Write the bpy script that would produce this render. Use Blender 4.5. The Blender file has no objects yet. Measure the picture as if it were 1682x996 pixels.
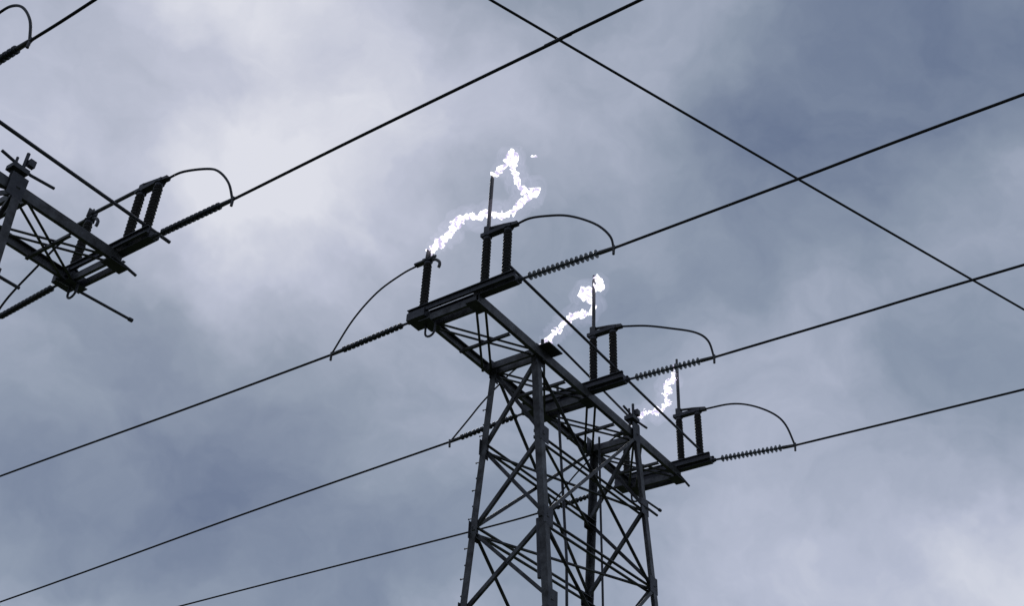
import bpy, bmesh, math, random
from mathutils import Vector, Matrix
random.seed(7)
scene = bpy.context.scene
COL = scene.collection
H0 = 12.73                      # height of the crossarm deck above the ground

# ------------------------------------------------------------------ camera
cam_data = bpy.data.cameras.new("camera")
cam = bpy.data.objects.new("camera", cam_data)
COL.objects.link(cam)
cr = Vector((0.56273973, -0.82585785, 0.03581622))
cu = Vector((-0.50743577, -0.31091407, 0.80364257))
cf = Vector((0.65255876, 0.47041604, 0.59403351))
M = Matrix((cr, cu, -cf)).transposed().to_4x4()
M.translation = Vector((-15.38176, -9.75449, -11.12963 + H0))
cam.matrix_world = M
cam_data.sensor_width = 36.0
cam_data.lens = 36.0 * 1870.258 / 1682.0
cam_data.clip_end = 6000
scene.camera = cam

# ------------------------------------------------------------------ world
def srgb(r, g, b):
    f = lambda c: (c/12.92 if c <= .04045 else ((c+.055)/1.055)**2.4)
    return (f(r/255), f(g/255), f(b/255), 1)

SUN = Vector((0.409, 0.553, 0.726)).normalized()
SUN_EL = math.asin(SUN.z)
SUN_AZ = math.atan2(SUN.x, SUN.y)
world = bpy.data.worlds.new("World")
scene.world = world
world.use_nodes = True
nt = world.node_tree
nt.nodes.clear()
def N(t, **k):
    n = nt.nodes.new(t)
    for a, b in k.items():
        setattr(n, a, b)
    return n
L = nt.links.new
w_out = N("ShaderNodeOutputWorld")
mix = N("ShaderNodeMixShader")
mix.inputs[0].default_value = 0.93
L(mix.outputs[0], w_out.inputs[0])
sky = N("ShaderNodeTexSky", sky_type='NISHITA', sun_disc=False)
sky.sun_elevation = SUN_EL
sky.sun_rotation = SUN_AZ
bg_sky = N("ShaderNodeBackground"); bg_sky.inputs[1].default_value = 0.08
L(sky.outputs[0], bg_sky.inputs[0]); L(bg_sky.outputs[0], mix.inputs[1])
bg_cl = N("ShaderNodeBackground"); bg_cl.inputs[1].default_value = 1.0
L(bg_cl.outputs[0], mix.inputs[2])
tc = N("ShaderNodeTexCoord")
def vmath(op, a, b=None):
    n = N("ShaderNodeVectorMath", operation=op)
    for i, s in enumerate((a, b)):
        if s is None: continue
        if isinstance(s, (tuple, list)): n.inputs[i].default_value = s
        elif isinstance(s, float): n.inputs[3].default_value = s
        else: L(s, n.inputs[i])
    return n
def fmath(op, a, b=None, c=None):
    n = N("ShaderNodeMath", operation=op)
    for i, s in enumerate((a, b, c)):
        if s is None: continue
        if isinstance(s, (int, float)): n.inputs[i].default_value = s
        else: L(s, n.inputs[i])
    return n.outputs[0]
def noise(vec, scale, detail, rough=.5):
    n = N("ShaderNodeTexNoise")
    n.inputs["Scale"].default_value = scale
    n.inputs["Detail"].default_value = detail
    n.inputs["Roughness"].default_value = rough
    L(vec, n.inputs["Vector"])
    return n
DIR = tc.outputs["Generated"]
wn = noise(DIR, 6.0, 5.0, .55)
wv = vmath('SUBTRACT', wn.outputs["Color"], (.5, .5, .5))
ws = vmath('SCALE', wv.outputs[0], .20)
wd = vmath('ADD', DIR, ws.outputs[0])
WD = vmath('NORMALIZE', wd.outputs[0]).outputs[0]
# cloud masses: direction in the sky and thinness (positive = bright, negative = heavy)
BL=[(0.194,0.680,0.707,-0.126),(0.265,0.617,0.741,-0.506),(0.338,0.542,0.769,1.404),(0.411,0.456,0.789,-0.085),(0.480,0.362,0.799,-0.273),(0.543,0.263,0.798,0.087),(0.597,0.163,0.786,-0.089),(0.640,0.066,0.765,-0.004),(0.674,-0.025,0.738,-0.132),(0.242,0.720,0.650,0.430),(0.317,0.658,0.683,0.387),(0.394,0.583,0.710,-1.431),(0.470,0.497,0.730,0.337),(0.541,0.401,0.739,0.011),(0.605,0.299,0.738,0.199),(0.658,0.196,0.727,0.024),(0.700,0.095,0.707,-0.266),(0.732,0.002,0.681,-0.065),(0.290,0.756,0.586,0.068),(0.368,0.695,0.617,-0.259),(0.448,0.621,0.643,1.326),(0.526,0.535,0.661,0.325),(0.599,0.437,0.671,0.134),(0.663,0.334,0.670,0.038),(0.716,0.228,0.660,-0.437),(0.756,0.126,0.642,0.093),(0.786,0.029,0.618,0.324),(0.337,0.787,0.517,0.440),(0.417,0.727,0.545,-0.621),(0.499,0.654,0.568,0.047),(0.579,0.568,0.585,-0.566),(0.653,0.470,0.594,-0.198),(0.716,0.366,0.594,-0.230),(0.768,0.259,0.585,0.133),(0.807,0.155,0.570,0.232),(0.834,0.057,0.549,-0.161),(0.381,0.811,0.444,-0.133),(0.463,0.753,0.468,0.605),(0.546,0.681,0.488,-0.570),(0.626,0.596,0.503,0.716),(0.700,0.499,0.512,0.278),(0.763,0.395,0.512,0.162),(0.813,0.288,0.505,0.280),(0.851,0.183,0.493,-0.455),(0.876,0.085,0.475,-0.176),(0.421,0.829,0.368,-0.515),(0.503,0.772,0.388,-0.385),(0.586,0.701,0.406,0.137),(0.666,0.617,0.418,-0.527),(0.739,0.522,0.426,-0.436),(0.801,0.419,0.427,-0.101),(0.850,0.314,0.422,-0.067),(0.886,0.210,0.413,0.070),(0.910,0.111,0.399,0.808),(0.457,0.841,0.292,0.641),(0.539,0.784,0.308,0.146),(0.621,0.715,0.322,-0.039),(0.699,0.633,0.333,0.136),(0.770,0.540,0.339,0.353),(0.831,0.439,0.341,0.030),(0.879,0.336,0.339,0.310),(0.914,0.233,0.332,0.053),(0.937,0.136,0.322,-0.114)]
acc = 0.40
for x, y, z, a in BL:
    d = Vector((x, y, z)).normalized()
    dp = vmath('DOT_PRODUCT', WD, tuple(d)).outputs["Value"]
    e = fmath('EXPONENT', fmath('MULTIPLY_ADD', dp, 130.0, -130.0))
    acc = fmath('MULTIPLY_ADD', e, a, acc)
# ragged detail: noise stretched along the drift of the clouds
mp = N("ShaderNodeMapping")
mp.inputs["Rotation"].default_value = (0.3, -0.35, 0.6)
mp.inputs["Scale"].default_value = (1.0, 1.6, 2.6)
L(WD, mp.inputs["Vector"])
n1 = noise(mp.outputs[0], 4.5, 8.0, .52)
n2 = noise(WD, 17.0, 6.0, .5)
acc = fmath('MULTIPLY_ADD', fmath('SUBTRACT', n1.outputs["Fac"], .5), 0.55, acc)
acc = fmath('MULTIPLY_ADD', fmath('SUBTRACT', n2.outputs["Fac"], .5), 0.22, acc)
n3 = noise(WD, 48.0, 6.0, .55)
acc = fmath('MULTIPLY_ADD', fmath('SUBTRACT', n3.outputs["Fac"], .5), 0.10, acc)
ramp = N("ShaderNodeValToRGB")
ramp.color_ramp.interpolation = 'LINEAR'
el = ramp.color_ramp.elements
el[0].position = 0.0; el[0].color = srgb(102, 116, 143)
el[1].position = 1.0; el[1].color = srgb(216, 219, 230)
for p_, c_ in ((.34, (139, 151, 170)), (.73, (184, 190, 209))):
    el.new(p_).color = srgb(*c_)
L(acc, ramp.inputs[0])
L(ramp.outputs[0], bg_cl.inputs[0])

sun_d = bpy.data.lights.new("sun", 'SUN')
sun_d.energy = 0.7
sun_d.angle = math.radians(18)
sun_d.color = (1.0, .96, .9)
sun_o = bpy.data.objects.new("sun", sun_d)
COL.objects.link(sun_o)
sun_o.rotation_euler = SUN.to_track_quat('Z', 'Y').to_euler()
sun_o.location = (0, 0, 60)

scene.view_settings.view_transform = 'Standard'
scene.view_settings.look = 'None'
scene.view_settings.exposure = 0
scene.view_settings.gamma = 1
scene.view_settings.use_curve_mapping = False

# ------------------------------------------------------------------ materials
def material(name, c1, c2, scale=8, rough=.6, metal=0, bump=0, detail=6, spec=.5):
    m = bpy.data.materials.new(name)
    m.use_nodes = True
    t = m.node_tree
    b = t.nodes["Principled BSDF"]
    co = t.nodes.new("ShaderNodeTexCoord")
    n = t.nodes.new("ShaderNodeTexNoise")
    n.inputs["Scale"].default_value = scale
    n.inputs["Detail"].default_value = detail
    n.inputs["Roughness"].default_value = .65
    t.links.new(co.outputs["Object"], n.inputs["Vector"])
    r = t.nodes.new("ShaderNodeValToRGB")
    r.color_ramp.elements[0].position = .35; r.color_ramp.elements[0].color = (*c1, 1)
    r.color_ramp.elements[1].position = .68; r.color_ramp.elements[1].color = (*c2, 1)
    t.links.new(n.outputs["Fac"], r.inputs[0])
    t.links.new(r.outputs[0], b.inputs["Base Color"])
    b.inputs["Roughness"].default_value = rough
    b.inputs["Metallic"].default_value = metal
    b.inputs["Specular IOR Level"].default_value = spec
    if bump:
        bp = t.nodes.new("ShaderNodeBump")
        bp.inputs["Strength"].default_value = bump
        t.links.new(n.outputs["Fac"], bp.inputs["Height"])
        t.links.new(bp.outputs[0], b.inputs["Normal"])
    return m
STEEL = material("weathered_steel", (.026, .024, .026), (.125, .125, .135), 4.5, .5, .4, .15)
DARK = material("painted_dark_steel", (.03, .03, .04), (.07, .07, .085), 9, .55, .2, .1)
PORC = material("brown_porcelain", (.020, .016, .018), (.040, .032, .034), 5, .3)
GLASS = material("dark_insulator_glass", (.018, .020, .026), (.032, .034, .042), 5, .3)
GREY_GLASS = material("grey_insulator_glass", (.055, .06, .066), (.13, .14, .15), 5, .22)
COND = material("weathered_aluminium_strand", (.014, .014, .017), (.03, .03, .035), 30, .65, .3)
COPPER = material("contact_metal", (.05, .05, .055), (.10, .095, .10), 12, .5, .5)
CONC = material("concrete", (.22, .21, .2), (.34, .33, .31), 6, .9, 0, .3)
GRASS = material("meadow_grass", (.025, .04, .012), (.07, .085, .03), .35, .95, 0, .5, 12)
ARC = bpy.data.materials.new("arc_plasma")
ARC.use_nodes = True
_t = ARC.node_tree; _t.nodes.clear()
_o = _t.nodes.new("ShaderNodeOutputMaterial"); _e = _t.nodes.new("ShaderNodeEmission")
_n = _t.nodes.new("ShaderNodeTexNoise"); _n.inputs["Scale"].default_value = 12
_c = _t.nodes.new("ShaderNodeTexCoord"); _r = _t.nodes.new("ShaderNodeValToRGB")
_r.color_ramp.elements[0].position = .40; _r.color_ramp.elements[0].color = (.33, .30, .43, 1)
_r.color_ramp.elements[1].position = .60; _r.color_ramp.elements[1].color = (1, .99, 1, 1)
_t.links.new(_c.outputs["Object"], _n.inputs["Vector"]); _t.links.new(_n.outputs["Fac"], _r.inputs[0])
_t.links.new(_r.outputs[0], _e.inputs[0]); _e.inputs[1].default_value = 2.0
_t.links.new(_e.outputs[0], _o.inputs[0])

GLOW = bpy.data.materials.new("glowing_air")
GLOW.use_nodes = True
_t = GLOW.node_tree; _t.nodes.clear()
_o = _t.nodes.new("ShaderNodeOutputMaterial"); _v = _t.nodes.new("ShaderNodeEmission")
_v.inputs[0].default_value = (.82, .74, 1, 1); _v.inputs[1].default_value = .26
_t.links.new(_v.outputs[0], _o.inputs["Volume"])

# ------------------------------------------------------------------ helpers
def link(name, bm, mat, parent=None, smooth=False, loc=(0, 0, 0)):
    bmesh.ops.recalc_face_normals(bm, faces=bm.faces[:])
    me = bpy.data.meshes.new(name)
    bm.to_mesh(me); bm.free()
    me.materials.append(mat)
    if smooth:
        for p in me.polygons: p.use_smooth = True
    o = bpy.data.objects.new(name, me)
    o.location = loc
    COL.objects.link(o)
    if parent: o.parent = parent
    return o
def empty(name, label, cat, loc=(0, 0, 0), rot=(0, 0, 0), group=None):
    o = bpy.data.objects.new(name, None)
    o.empty_display_size = .3
    o.location = loc; o.rotation_euler = rot
    COL.objects.link(o)
    return tag(o, label, cat, group)
def tag(o, label, cat, group=None):
    o["label"] = label; o["category"] = cat
    if group: o["group"] = group
    return o
def dup(src, parent=None):
    c = src.copy(); COL.objects.link(c)
    c.parent = parent
    for ch in src.children:
        dup(ch, c)
    return c
def frame(p, q, ref):
    d = (q-p).normalized()
    ref = Vector(ref)
    if abs(d.dot(ref)) > .98: ref = Vector((1, 0, 0)) if abs(d.x) < .9 else Vector((0, 1, 0))
    u = (ref - d*ref.dot(d)).normalized()
    return d, u, d.cross(u).normalized()
def prism(bm, p, q, prof, ref=(0, 0, 1)):
    """extrude the 2-D outline prof (u, v) from p to q"""
    p, q = Vector(p), Vector(q)
    d, u, v = frame(p, q, ref)
    a = [bm.verts.new(p+u*x+v*y) for x, y in prof]
    b = [bm.verts.new(q+u*x+v*y) for x, y in prof]
    n = len(prof)
    bm.faces.new(a[::-1]); bm.faces.new(b)
    for i in range(n):
        bm.faces.new((a[i], a[(i+1) % n], b[(i+1) % n], b[i]))
def rect(w, h): return [(-w/2, -h/2), (w/2, -h/2), (w/2, h/2), (-w/2, h/2)]
def ell(s, t=.012):
    return [(0, 0), (s, 0), (s, t), (t, t), (t, s), (0, s)]
def chan(h, b, t=.014):
    return [(-h/2, 0), (h/2, 0), (h/2, b), (h/2-t, b), (h/2-t, t), (-h/2+t, t), (-h/2+t, b), (-h/2, b)]
def circ(r, n=10): return [(r*math.cos(2*math.pi*i/n), r*math.sin(2*math.pi*i/n)) for i in range(n)]
def spline(pts, n=8):
    pts = [Vector(p) for p in pts]
    P = [2*pts[0]-pts[1]] + pts + [2*pts[-1]-pts[-2]]
    out = []
    for i in range(1, len(P)-2):
        for k in range(n):
            t = k/n
            out.append(.5*((2*P[i]) + (P[i+1]-P[i-1])*t + (2*P[i-1]-5*P[i]+4*P[i+1]-P[i+2])*t*t
                       + (3*P[i]-P[i-1]-3*P[i+1]+P[i+2])*t**3))
    out.append(pts[-1])
    return out
def tube(bm, pts, rad, n=8):
    pts = [Vector(p) for p in pts]
    if not isinstance(rad, (list, tuple)): rad = [rad]*len(pts)
    rings = []
    u = None
    for i, p in enumerate(pts):
        d = (pts[min(i+1, len(pts)-1)] - pts[max(i-1, 0)]).normalized()
        if u is None:
            u = d.orthogonal().normalized()
        u = (u - d*u.dot(d)).normalized()
        v = d.cross(u)
        rings.append([bm.verts.new(p + rad[i]*(math.cos(2*math.pi*k/n)*u + math.sin(2*math.pi*k/n)*v)) for k in range(n)])
    for a, b in zip(rings, rings[1:]):
        for k in range(n):
            bm.faces.new((a[k], a[(k+1) % n], b[(k+1) % n], b[k]))
    bm.faces.new(rings[0][::-1]); bm.faces.new(rings[-1])
def lathe(bm, p, axis, prof, n=16):
    """prof: (distance along axis, radius)"""
    p, d = Vector(p), Vector(axis).normalized()
    u = d.orthogonal().normalized(); v = d.cross(u)
    rings = [[bm.verts.new(p+d*h+r*(math.cos(2*math.pi*k/n)*u+math.sin(2*math.pi*k/n)*v)) for k in range(n)] for h, r in prof]
    for a, b in zip(rings, rings[1:]):
        for k in range(n):
            bm.faces.new((a[k], a[(k+1) % n], b[(k+1) % n], b[k]))
    bm.faces.new(rings[0][::-1]); bm.faces.new(rings[-1])
def bar(p, q, prof, ref=(0, 0, 1)):
    bm = bmesh.new(); prism(bm, p, q, prof, ref); return bm

# ------------------------------------------------------------------ ground
bm = bmesh.new()
bmesh.ops.create_circle(bm, cap_ends=True, segments=64, radius=3000)
g = link("ground", bm, GRASS); g["kind"] = "structure"

# ------------------------------------------------------------------ the lattice tower
W, A = 1.735, 0.545             # half the body along / across the crossarm
S = 3.5                         # phase spacing
ZL = [0.0, -1.584, -3.105, -4.492, -6.1, -8.0, -10.2]
# each leg: half widths at the deck and their growth per metre down
LEG = {(-1, 1): (1.705, .501, .024, .062), (-1, -1): (1.704, .479, -.012, .067),
       (1, 1): (1.766, .455, .003, .047), (1, -1): (1.701, .605, .027, .064)}
def node(sx, sy, z):
    w, a, kx, ky = LEG[(sx, sy)]
    return Vector((sx*(w-kx*z), sy*(a-ky*z), z+H0))
tower = empty("lattice_tower", "dark steel lattice tower right of centre carrying three arcing switches", "pylon", group="lattice towers")
def P(x, y, z): return Vector((x, y, z+H0))
for sx in (-1, 1):
    for sy in (-1, 1):
        bm = bmesh.new()
        s = .125
        pts = [node(sx, sy, .12), node(sx, sy, ZL[1]), node(sx, sy, -H0)]
        rings = []
        for p in pts:
            rings.append([bm.verts.new(p + Vector((-sx*(x-.0), -sy*(y-.0), 0))) for x, y in ell(s, .018)])
        for a, b in zip(rings, rings[1:]):
            for i in range(6):
                bm.faces.new((a[i], a[(i+1) % 6], b[(i+1) % 6], b[i]))
        bm.faces.new(rings[0]); bm.faces.new(rings[-1])
        link("leg", bm, STEEL, tower)
        bm = bmesh.new()
        f = node(sx, sy, -H0)
        prism(bm, (f.x-sx*.08, f.y-sy*.08, -.3), (f.x-sx*.08, f.y-sy*.08, .28), rect(.7, .7))
        link("footing", bm, CONC, tower)
# crossarm chords: deep channels, open side inwards
for sy in (-1, 1):
    bm = bmesh.new()
    prism(bm, P(-S-.06, sy*(A+.02), 0), P(S+.04, sy*(A+.02), 0), [(x, y*(-sy)*-1) for x, y in chan(.18, .07)])
    link("chord", bm, STEEL, tower)
# cross beams between the chords at the legs and the switches
for x in (-S, -W, 0, W, S):
    bm = bmesh.new()
    for dx in (-.09, .09):
        prism(bm, P(x+dx, -A+.02, -.03), P(x+dx, A-.02, -.03), chan(.13, .05))
    link("cross_beam", bm, STEEL, tower)
# light struts across the middle of every bay
for x in (-2.62, -.87, .87, 2.62):
    bm = bmesh.new()
    prism(bm, P(x, -A+.02, -.155), P(x, A-.02, -.155), ell(.05, .01))
    link("deck_strut", bm, STEEL, tower)
# flat deck bracing: twin angles crossing in every bay
bays = [(-S, -W), (-W, 0), (0, W), (W, S)]
for x0, x1 in bays:
    for k, (ya, yb) in enumerate(((A, -A), (-A, A))):
        bm = bmesh.new()
        for off in (-.075, .075):
            z = -.05-.05*k
            p, q = P(x0+.08, ya*.93, z), P(x1-.08, yb*.93, z)
            d = (q-p).normalized(); nrm = Vector((-d.y, d.x, 0))*off
            prism(bm, p+nrm, q+nrm, [(x-.02, y-.02) for x, y in ell(.042, .009)])
        link("deck_brace", bm, STEEL, tower)
def brace(p, q, off, s=.07, name="brace", twin=False):
    bm = bmesh.new()
    off = Vector(off)
    if twin:
        for dz in (-.06, .06):
            prism(bm, p+off+Vector((0, 0, dz)), q+off+Vector((0, 0, dz)), [(x-s/2, y-s/2) for x, y in ell(s*.8, .01)])
    else:
        prism(bm, p+off, q+off, [(x-s/2, y-s/2) for x, y in ell(s, .01)])
    return link(name, bm, STEEL, tower)
zz = ZL + [-H0+.4]
# narrow faces (across the line): one cross per panel
for sx in (-1, 1):
    for i in range(len(zz)-1):
        z0, z1 = zz[i], zz[i+1]
        for k, s in enumerate((1, -1)):
            brace(node(sx, s, z0), node(sx, -s, z1), (sx*(-.03-.05*k), 0, 0), .062)
# wide faces (along the crossarm): crosses two panels tall
for sy in (-1, 1):
    for i in range(0, len(zz)-2, 2):
        z0, z1 = zz[i], zz[i+2]
        for k, s in enumerate((1, -1)):
            brace(node(s, sy, z0), node(-s, sy, z1), (0, sy*(-.03-.05*k), 0), .062)
    for i in (1, 2, 4, 6):
        z = zz[i]
        brace(node(-1, sy, z), node(1, sy, z), (0, -sy*.11, 0), .07, "horizontal", twin=True)
# plan bracing inside the body
for i in (1, 2):
    z = ZL[i]
    brace(node(-1, 1, z), node(1, -1, z), (0, 0, -.05), .05, "plan_brace")
    brace(node(-1, -1, z), node(1, 1, z), (0, 0, -.11), .05, "plan_brace")
# gusset plates
for i, z in enumerate(ZL):
    for sx in (-1, 1):
        for sy in (-1, 1):
            n_ = node(sx, sy, z)
            bm = bmesh.new()
            h = .30 if i else .40
            prism(bm, n_+Vector((-sx*.10, sy*.006, -h/2)), n_+Vector((-sx*.10, sy*.006, h/2)), rect(.012, .26), (0, 1, 0))
            link("gusset_plate", bm, DARK, tower)
# deck plates at the chord ends and the middle
for x in (-S, 0, S):
    for sy in (-1, 1):
        bm = bmesh.new()
        prism(bm, P(x-.18, sy*(A-.06), -.118), P(x+.18, sy*(A-.06), -.118), rect(.012, .22))
        link("gusset_plate", bm, DARK, tower)
# step bolts up one leg
for k in range(36):
    z = -.8-.26*k
    p = node(-1, 1, z)
    bm = bmesh.new()
    o = .09 if k % 2 else .03
    tube(bm, [p+Vector((.02+o, -.02, 0)), p+Vector((.02+o, .09, 0))], .010, 6)
    tube(bm, [p+Vector((.02+o, .09, 0)), p+Vector((.02+o, .10, 0))], .016, 6)
    link("step_bolt", bm, DARK, tower)
# hanging U loops under the ends and outrigger rods
for x in (-S, S):
    bm = bmesh.new()
    pts = [(x, A-.17, -.1+H0), (x, A-.17, -.24+H0)]
    pts += [(x, A-.07-.10*math.cos(t), -.26-.10*math.sin(t)+H0) for t in [math.pi*k/8 for k in range(9)]]
    pts += [(x, A+.03, -.1+H0)]
    tube(bm, pts, .02, 8)
    link("hanging_loop", bm, DARK, tower)
bm = bmesh.new()
tube(bm, [P(S-.3, A, -.14), P(S+1.13, A-.01, -.05)], .024, 8)
tube(bm, [P(S+1.13, A-.01, -.05), P(S+1.2, A-.01, -.045)], .036, 8)
link("outrigger_rod", bm, DARK, tower)
bm = bmesh.new()
tube(bm, [P(S-.1, -A-.04, -.06), P(S+.34, -A-.04, -.13)], .024, 8)
link("outrigger_rod", bm, DARK, tower)
bm = bmesh.new()
zc = ZL[1]
tube(bm, [node(1, -1, zc)+Vector((-.3, 0, .02)), node(1, -1, zc)+Vector((.35, -.02, .02))], .024, 8)
link("outrigger_rod", bm, DARK, tower)
# bell crank on top of the far leg, drive gear
bm = bmesh.new()
tube(bm, [P(W-.12, -A, .08), P(W-.12, -A, .68)], .028, 8)
tube(bm, [P(W-.24, -A+.02, .08), P(W-.24, -A+.02, .52)], .022, 8)
tube(bm, [P(W-.5, -A, .44), P(W+.02, -A, .36), P(W+.42, -A, .41)], .024, 8)
prism(bm, P(W-.18, -A, .26), P(W-.18, -A, .34), rect(.26, .2))
prism(bm, P(W-.05, -A-.05, .44), P(W-.05, -A-.05, .56), rect(.1, .08))
link("bell_crank", bm, DARK, tower)
bm = bmesh.new()
prism(bm, P(-W-.02, -A-.05, .115), P(-W+.42, -A-.05, .115), rect(.02, .34))
tube(bm, [P(-W+.1, -A, .12), P(-W+.1, -A, .3)], .03, 8)
link("bearing_plate", bm, DARK, tower)
# vertical drive shaft from the deck to the ground
bm = bmesh.new()
tube(bm, [P(.02, .2, .5), P(.02, .14, -.5), P(0, -.05, -3.1), P(0, -.16, -H0+1.2)], .026, 8)
link("drive_shaft", bm, DARK, tower)
bm = bmesh.new()
prism(bm, P(0, -.16, -H0+.75), P(0, -.16, -H0+1.35), rect(.4, .3))
link("drive_box", bm, DARK, tower)
bm = bmesh.new()
tube(bm, [P(1.22, 0, -.1), P(1.24, 0, -1.5), P(1.28, 0, -3.0), P(1.32, 0, -6.)], .022, 8)
link("conduit", bm, DARK, tower)

bm = bmesh.new()
q0, q1 = node(-1, -1, -3.15), node(-1, -1, -4.15)
tube(bm, [q0+Vector((.03, .14, 0)), q1+Vector((.03, .16, 0))], .042, 10)
link("conduit", bm, DARK, tower)

# ------------------------------------------------------------------ switch disconnectors
def post_insulator(parent, y):
    h = 1.0
    prof = [(.0, .05), (.03, .05)]
    n = 26
    for i in range(n):
        z = .04+i*(h-.08)/n
        rr = .078 if i % 2 == 0 else .070
        prof += [(z, .054), (z+.008, .057), (z+.013, rr), (z+.020, rr-.002), (z+.031, .054)]
    prof += [(h-.03, .05), (h, .05)]
    bm = bmesh.new(); lathe(bm, (0, y, .19), (0, 0, 1), prof, 16)
    o = link("post_insulator", bm, PORC, parent, True)
    bm = bmesh.new(); lathe(bm, (0, y, .142), (0, 0, 1), [(0, .095), (.02, .095), (.022, .068), (.07, .062)], 16)
    link("base_flange", bm, DARK, o)
    bm = bmesh.new(); lathe(bm, (0, y, 1.15), (0, 0, 1), [(0, .062), (.05, .066), (.052, .085), (.07, .085)], 16)
    link("top_cap", bm, DARK, o)
    return o
def disconnector(label, closed, loc, group):
    """origin on the crossarm deck (0.1 m above the chord centre line)"""
    r = empty("switch_disconnector", label, "switch", loc, group=group)
    bm = bmesh.new()
    for dx in (-.10, .10):
        prism(bm, (dx, .9, .072), (dx, -1.30, .072), chan(.135, .05))
    link("base_frame", bm, DARK, r)
    bm = bmesh.new()
    prism(bm, (0, .88, -.03), (0, .50, -.03), rect(.15, .34), (0, 0, 1))
    link("end_plate", bm, DARK, r)
    bm = bmesh.new()
    prism(bm, (0, -.45, .03), (0, -1.28, .03), rect(.13, .14))
    link("drive_gear", bm, DARK, r)
    for y in (.67, -.61, -1.04):
        post_insulator(r, y)
    # fixed contact on the lone post
    bm = bmesh.new()
    prism(bm, (0, .56, 1.235), (0, .95, 1.235), rect(.035, .10))
    for dx in (-.04, .04):
        prism(bm, (dx, .66, 1.245), (dx, .64, 1.42), rect(.02, .09), (0, 1, 0))
    tube(bm, [(0, .64, 1.24), (0, .64, 1.45)], .016, 8)
    prism(bm, (0, .50, 1.27), (0, .80, 1.29), rect(.05, .03))
    o = link("fixed_contact", bm, COPPER, r)
    bm = bmesh.new()
    tube(bm, spline([(0, .6, 1.22), (0, .5, 1.19), (0, .41, 1.10), (0, .40, 1.02), (0, .42, .98)], 5), .028, 8)
    link("arcing_hook", bm, COPPER, r)
    # hinge side
    bm = bmesh.new()
    prism(bm, (0, -.50, 1.255), (0, -1.12, 1.245), rect(.07, .12))
    link("cross_bar", bm, DARK, r)
    bm = bmesh.new()
    tube(bm, [(0, -.58, 1.40), (0, -.95, 1.335), (0, -1.20, 1.275)], .027, 8)
    prism(bm, (0, -1.10, 1.25), (0, -1.24, 1.24), rect(.06, .09))
    link("terminal_bar", bm, COPPER, r)
    bm = bmesh.new()
    if closed:
        tube(bm, [(0, -.62, 1.33), (0, .72, 1.35)], .032, 10)
        prism(bm, (0, -.62, 1.26), (0, -.62, 1.37), rect(.1, .1))
    else:
        tube(bm, [(0, -.62, 1.28), (0, -.635, 2.55)], .035, 10)
        tube(bm, [(0, -.635, 2.55), (0, -.64, 2.68)], .027, 8)
        prism(bm, (0, -.62, 1.27), (0, -.62, 1.42), rect(.11, .11))
    link("blade", bm, COPPER, r)
    return r
SG = "pole top switches on the crossarms"
sw = disconnector("open switch with its blade upright at the nearest, topmost end of the crossarm", False, (-S, 0, H0+.1), SG)
for x, lab in ((0, "middle open switch with upright blade, between the other two open switches"),
               (S, "lowest open switch with upright blade at the far right end of the crossarm")):
    c = dup(sw); c.location = (x, 0, H0+.1); c["label"] = lab
T = Vector((-11.197, 3.820, -.381))
swl = disconnector("closed switch on the left tower's crossarm end with its blade bridging the posts", True, T+Vector((S, 0, H0+.1)), SG)
c = dup(swl); c.location = T+Vector((0, 0, H0+.1))
c["label"] = "closed switch of the left tower, cut off by the left picture edge"

# left tower: a copy
t2 = dup(tower); t2.location = T
t2["label"] = "steel lattice tower cut off by the left edge, only its crossarm end in view"

# ------------------------------------------------------------------ tension insulator strings
def string(label, group, thick):
    r = empty("tension_insulator", label, "insulator", group=group)
    bm = bmesh.new()
    tube(bm, [(0, 0, 0), (0, .2, 0)], .022, 8)
    tube(bm, [(0, .02, 0), (0, .08, 0)], .04, 8)
    link("shackle", bm, DARK, r)
    bm = bmesh.new()
    tube(bm, [(0, .2, 0), (0, 1.52, 0)], .014, 8)
    link("core_rod", bm, DARK, r)
    n, pitch = (15, .088) if not thick else (14, .094)
    for k in range(n):
        bm = bmesh.new()
        R_ = .07 if not thick else .057
        lathe(bm, (0, .2+k*pitch, 0), (0, 1, 0), [(0, .03), (.022, .034), (.024, R_*.8), (.036, R_), (.044, R_), (.048, R_*.5), (.05, .028)] +
              ([(.066, .028)] if not thick else [(.054, .052), (.07, .056), (.074, .03)]), 16)
        link("disc", bm, GLASS if thick else GREY_GLASS, r, thick)
    bm = bmesh.new()
    lathe(bm, (0, 1.50, 0), (0, 1, 0), [(0, .02), (.02, .036), (.25, .032), (.32, .02)], 10)
    tube(bm, [(0, 1.78, -.12), (0, 1.78, .05)], .022, 8)
    link("dead_end_clamp", bm, COPPER, r)
    return r
IG = "tension insulator strings holding the conductors"
def aim(o, p, q):
    p, q = Vector(p), Vector(q)
    o.location = p
    o.rotation_euler = (q-p).to_track_quat('Y', 'Z').to_euler()
    o.scale = (1, (q-p).length/1.78, 1)
sr = string("open disc insulator string right of the nearest open switch", IG, False)
aim(sr, P(-S, -1.29, .11), P(-S, -3.07, .01))
for x, z, lab in ((0, 0, "open disc insulator string right of the middle open switch"),
                  (S, -.05, "open disc insulator string right of the lowest open switch")):
    c = dup(sr); aim(c, P(x, -1.29, .11), P(x, -3.05, z)); c["label"] = lab
sl = string("dark insulator string running down left from the nearest open switch", IG, True)
aim(sl, P(-S, .89, .10), P(-S, 2.72, .05))
for x, z, lab in ((0, -.02, "dark insulator string left of the middle open switch, half behind the tower leg"),
                  (S, -.03, "dark insulator string inside the tower body, below the lowest open switch")):
    c = dup(sl); aim(c, P(x, .89, .10), P(x, 2.7, z)); c["label"] = lab
def TP(x, y, z): return T+P(x, y, z)
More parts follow.
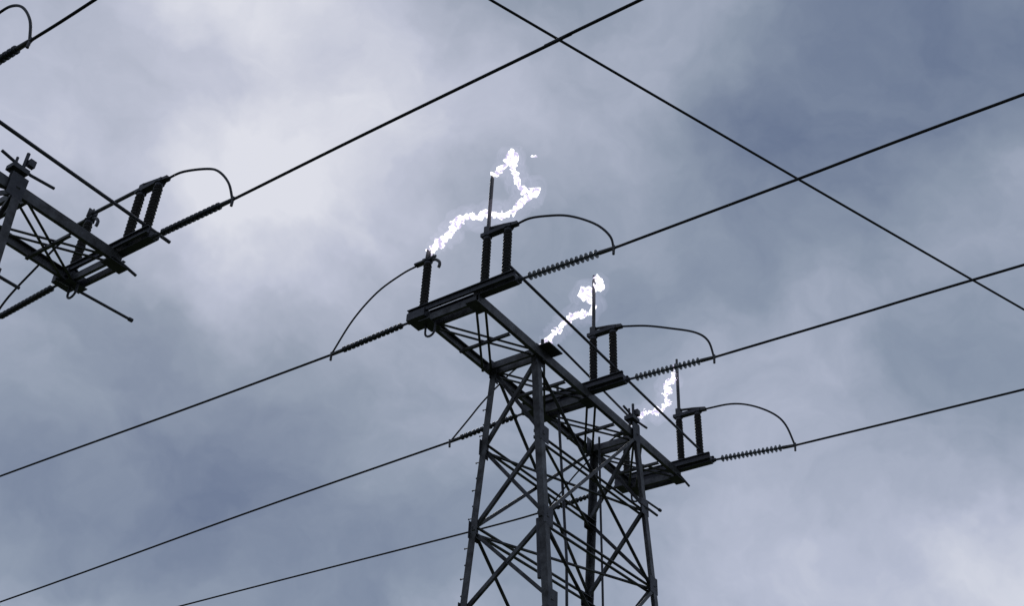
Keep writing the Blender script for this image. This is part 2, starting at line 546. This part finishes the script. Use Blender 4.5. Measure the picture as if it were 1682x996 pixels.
for (x, y0, y1, z, lab) in ((S, -1.29, -3.0, .05, "thick insulator string right of the left tower's closed switch, under a wire loop"),
                            (0, -1.29, -3.05, 0, "insulator string at the top left picture corner under a wire loop"),
                            (S, .89, 2.7, 0., "insulator string running off the left edge below the left tower's crossarm"),
                            ):
    c = dup(sl); aim(c, TP(x, y0, .10), TP(x, y1, z)); c["label"] = lab

# ------------------------------------------------------------------ conductors
def wire(name, pts, r, label, cat, group, n=8, smooth_pts=6):
    bm = bmesh.new()
    tube(bm, spline(pts, smooth_pts), r, n)
    return tag(link(name, bm, COND, None, True), label, cat, group)
CG = "line conductors"
RW = .0215
wire("conductor", [P(-S, -3.07, .01), P(-S, -6, -.02), P(-S, -9.14, -.05), P(-S, -20, -.3), P(-S, -45, -.9)], RW, "bare wire rising right from the nearest open switch", "wire", CG)
wire("conductor", [P(0, -3.05, 0), P(0, -5.5, -.05), P(0, -8.2, -.1), P(0, -20, -.4), P(0, -45, -1)], RW, "bare wire rising right from the middle open switch", "wire", CG)
wire("conductor", [P(S, -3.05, -.05), P(S, -5, -.1), P(S, -7.3, -.15), P(S, -20, -.45), P(S, -45, -1)], RW, "bare wire rising right from the lowest open switch", "wire", CG)
wire("conductor", [P(-S, 2.72, .05), P(-S, 6.57, .1), P(-S, 12.4, .22), P(-S, 25, .4), P(-S, 60, .8)], RW, "uppermost bare wire running down left from the tower", "wire", CG)
wire("conductor", [P(0, 2.7, -.02), P(0, 8.35, -.2), P(0, 16.9, -.55), P(0, 30, -.9), P(0, 60, -1.2)], RW, "middle bare wire running down left, passing behind the tower's left leg", "wire", CG)
wire("conductor", [P(S, 2.7, -.03), P(S, 4.78, -.04), P(S, 14.43, .05), P(S, 30, .1), P(S, 60, .3)], RW, "lowest bare wire, leaving the bottom picture edge left of the tower", "wire", CG)
wire("conductor", [TP(S, -3.0, .05), TP(S, -5.5, .05), TP(S, -8.6, .005), TP(S, -9.7, 0), TP(S, -25, -.3), TP(S, -50, -.8)], RW, "bare wire climbing right from the left tower's closed switch to the top edge", "wire", CG)
wire("conductor", [TP(0, -3.05, 0), TP(0, -4.3, -.05), TP(0, -9, -.1), TP(0, -25, -.4), TP(0, -50, -1)], RW, "short stretch of bare wire crossing the top left corner", "wire", CG)
wire("conductor", [TP(S, 2.7, 0), TP(S, 8, -.1), TP(S, 20, -.3), TP(S, 50, -.5)], RW, "bare wire left of the left tower beyond the left edge", "wire", CG)
a0, a1 = Vector((-5.86, -2.23, 4)), Vector((7.3, -7.24, 4))
dv = a1-a0
pts = []
for t in (-3, -1.5, -.5, 0, .5, 1, 1.5, 2.5, 4):
    q = a0+dv*t
    q.z = 4-.04+.02*(2*t-1)**2 if -1 < t < 2 else 4+.06*(abs(t-.5)-1.5)
    pts.append(q+Vector((0, 0, H0)))
wire("conductor", pts, .024, "straight bare wire falling from the top edge to the right edge across three wires", "wire", CG)

# jumper loops
JG = "jumper loops between switches and conductors"
RJ = .020
wire("jumper_loop", [P(-S, -1.2, 1.33), P(-S, -1.48, 1.34), P(-S, -1.84, 1.23), P(-S, -2.2, 1.07), P(-S, -2.55, .82), P(-S, -2.83, .55), P(-S, -3.02, .25), P(-S, -3.07, -.02)], RJ, "arched wire loop right of the nearest open switch", "wire", JG)
wire("jumper_loop", [P(0, -1.2, 1.34), P(0, -1.73, 1.16), P(0, -2.23, .92), P(0, -2.72, .65), P(0, -2.96, .38), P(0, -3.05, -.02)], RJ, "arched wire loop right of the middle open switch", "wire", JG)
wire("jumper_loop", [P(S, -1.2, 1.34), P(S, -1.8, 1.28), P(S, -2.25, 1.1), P(S, -2.68, .78), P(S, -2.91, .45), P(S, -3.05, -.06)], RJ, "arched wire loop right of the lowest open switch", "wire", JG)
lp = [(.9, 1.32), (1.26, 1.27), (1.8, 1.08), (2.31, .66), (2.74, .03)]
wire("jumper_loop", [P(-S, y, z) for y, z in lp], .017, "thin curved wire left of the nearest open switch", "wire", JG)
lp2 = [(.9, 1.32), (1.3, 1.12), (1.91, .69), (2.26, .37), (2.7, -.03)]
wire("jumper_loop", [P(0, y, z) for y, z in lp2], .017, "thin curved wire left of the middle switch, passing behind the tower leg", "wire", JG)
wire("jumper_loop", [P(S, y, z) for y, z in lp2], .017, "thin curved wire inside the tower body, left of the lowest open switch", "wire", JG)
wire("jumper_loop", [TP(S, -1.2, 1.33), TP(S, -1.58, 1.3), TP(S, -2.19, 1.06), TP(S, -2.51, .84), TP(S, -2.81, .46), TP(S, -3.0, .03)], RJ, "arched wire loop above the thick insulator string at left", "wire", JG)
wire("jumper_loop", [TP(0, -1.2, 1.33), TP(0, -1.75, 1.4), TP(0, -2.06, 1.33), TP(0, -2.42, 1.05), TP(0, -2.8, .54), TP(0, -3.04, 0)], RJ, "arched wire loop at the top left picture corner", "wire", JG)
wire("jumper_loop", [TP(S, .9, 1.32), TP(S, 1.4, 1.1), TP(S, 1.83, .82), TP(S, 2.4, .42), TP(S, 2.7, .0)], RJ, "thin curved wire below the left tower's crossarm, cut by the left edge", "wire", JG)

# operating rods
OG = "operating rods linking the switches"
def rod(p, q, r, label):
    bm = bmesh.new(); tube(bm, [p, q], r, 8)
    return tag(link("operating_rod", bm, DARK, None, True), label, "rod", OG)
rod(P(-3.5, -1.09, .50), P(3.85, -1.05, .40), .026, "long straight rod running along the three open switches")
rod(TP(-3.5, -1.06, .38), TP(3.95, -1.06, .41), .029, "straight rod crossing the left tower's closed switch from the left edge")
rod(P(-.1, .12, 1.33), P(3.4, .30, 1.33), .024, "thinner rod between the middle and the lowest switch's lone posts")

# ------------------------------------------------------------------ electric arcs
def arc(x, pts, rads, blobs, label, thick=1.0, wisps=()):
    rnd = random.Random(int(x*10)+99)
    bm = bmesh.new()
    m = len(pts)-1
    P3 = [Vector((x+rnd.uniform(-.03, .03)+.11*math.sin(math.pi*min(1, 1.15*k/m)), y, z+H0)) for k, (y, z) in enumerate(pts)]
    sheath = []
    for strand in range(3):
        path, rr = [], []
        for i in range(len(P3)-1):
            for j in range(5):
                t = j/5
                w = .03 if j == 0 else .06
                p = P3[i].lerp(P3[i+1], t)
                if strand == 0: sheath.append(p.copy())
                path.append(p + Vector((rnd.uniform(-w, w), rnd.uniform(-w, w), rnd.uniform(-w, w))))
                rr.append((rads[i]*(1-t)+rads[i+1]*t)*rnd.uniform(.25, 1.0)*(.85 if strand else 1)*thick)
        path.append(P3[-1]); rr.append(rads[-1]*.5)
        tube(bm, path, rr, 6)
        # frayed side filaments
        for i in range(3+strand, len(path)-3, 8):
            d = Vector((rnd.uniform(-1, 1), rnd.uniform(-1, 1), rnd.uniform(-.4, 1))).normalized()
            l = rnd.uniform(.03, .10)
            q = [path[i]+d*(l*t)+Vector((rnd.uniform(-.02, .02), rnd.uniform(-.02, .02), rnd.uniform(-.02, .02))) for t in (0, .4, .7, 1)]
            tube(bm, q, [rr[i]*.7, rr[i]*.5, rr[i]*.35, .006], 6)
    for (y0, z0, y1, z1) in wisps:
        q = [Vector((x+.1, y0+(y1-y0)*t, z0+(z1-z0)*t+H0+rnd.uniform(-.015, .015))) for t in (0, .25, .5, .75, 1)]
        tube(bm, q, [.006, .022, .012, .024, .005], 6)
    for (y, z, r) in blobs:
        for q in range(3):
            c0 = Vector((x+.1+rnd.uniform(-.4, .4)*r, y+rnd.uniform(-.6, .6)*r, z+rnd.uniform(-.6, .6)*r+H0))
            res = bmesh.ops.create_icosphere(bm, subdivisions=2, radius=r*rnd.uniform(.45, .75), matrix=Matrix.Translation(c0))
            for v in res["verts"]:
                v.co += (v.co-c0)*rnd.uniform(-.28, .25)
    o = tag(link("electric_arc", bm, ARC, None, False), label, "spark", "electric arcs across the open switches")
    bm = bmesh.new()
    for big in (.07, .10, .135, .17, .21, .25):
        tube(bm, sheath, [big*(1-abs(2*k/(len(sheath)-1)-1)**6*.7)*rnd.uniform(.75, 1.2) for k in range(len(sheath))], 12)
    link("plasma_glow", bm, GLOW, o, True)
    return o
na = [(0.69, 1.47), (0.58, 1.62), (0.45, 1.72), (0.29, 1.81), (0.17, 2.05), (-0.03, 2.1), (-0.27, 1.98), (-0.5, 2.01), (-0.68, 1.89), (-0.87, 1.74), (-1.06, 1.79), (-1.24, 1.9), (-1.43, 1.97), (-1.55, 2.02), (-1.38, 2.0), (-1.19, 2.23), (-1.09, 2.63), (-1.02, 3.02), (-1.0, 3.08), (-0.91, 2.80), (-0.73, 2.74), (-0.64, 2.72)]
nr = [.05, .07, .09, .07, .06, .07, .055, .06, .05, .05, .05, .06, .06, .06, .04, .05, .035, .06, .06, .05, .035, .02]
arc(-S, na, nr, [(-1.46, 2.0, .12), (-1.06, 3.02, .11), (.14, 2.05, .11), (.48, 1.70, .09), (-1.25, 1.83, .07)],
    "long bright white arc above the nearest open switch", .78, [(-1.38, 2.90, -1.52, 2.83)])
ma = [(0.60, 1.46), (0.47, 1.58), (0.3, 1.73), (0.17, 1.86), (0.06, 1.99), (-0.07, 2.08), (-0.25, 2.04), (-0.44, 1.99), (-0.61, 2.12), (-0.47, 2.31), (-0.29, 2.44), (-0.32, 2.62), (-0.49, 2.47), (-0.67, 2.45), (-0.79, 2.47), (-0.75, 2.66), (-0.64, 2.72)]
mr = [.04, .06, .05, .05, .05, .06, .06, .06, .05, .06, .07, .06, .06, .06, .06, .05, .02]
arc(0, ma, mr, [(-.40, 2.52, .15), (-.70, 2.55, .12), (-.3, 2.03, .08), (.45, 1.6, .07), (.2, 1.8, .06)], "bright white arc above the middle open switch", .78)
fa = [(0.62, 1.46), (0.45, 1.70), (0.33, 1.72), (0.14, 1.79), (-0.03, 1.64), (-0.19, 1.73), (-0.34, 1.8), (-0.28, 2.0), (-0.36, 2.07), (-0.30, 2.26), (-0.42, 2.33), (-0.54, 2.24), (-0.52, 2.42), (-0.62, 2.64)]
fr = [.03, .05, .05, .06, .05, .05, .06, .05, .06, .06, .06, .05, .05, .02]
arc(S, fa, fr, [(-.33, 2.15, .10), (-.05, 1.70, .09), (.3, 1.72, .06), (-.44, 2.33, .08)], "faint broken white arc above the lowest open switch", .5)
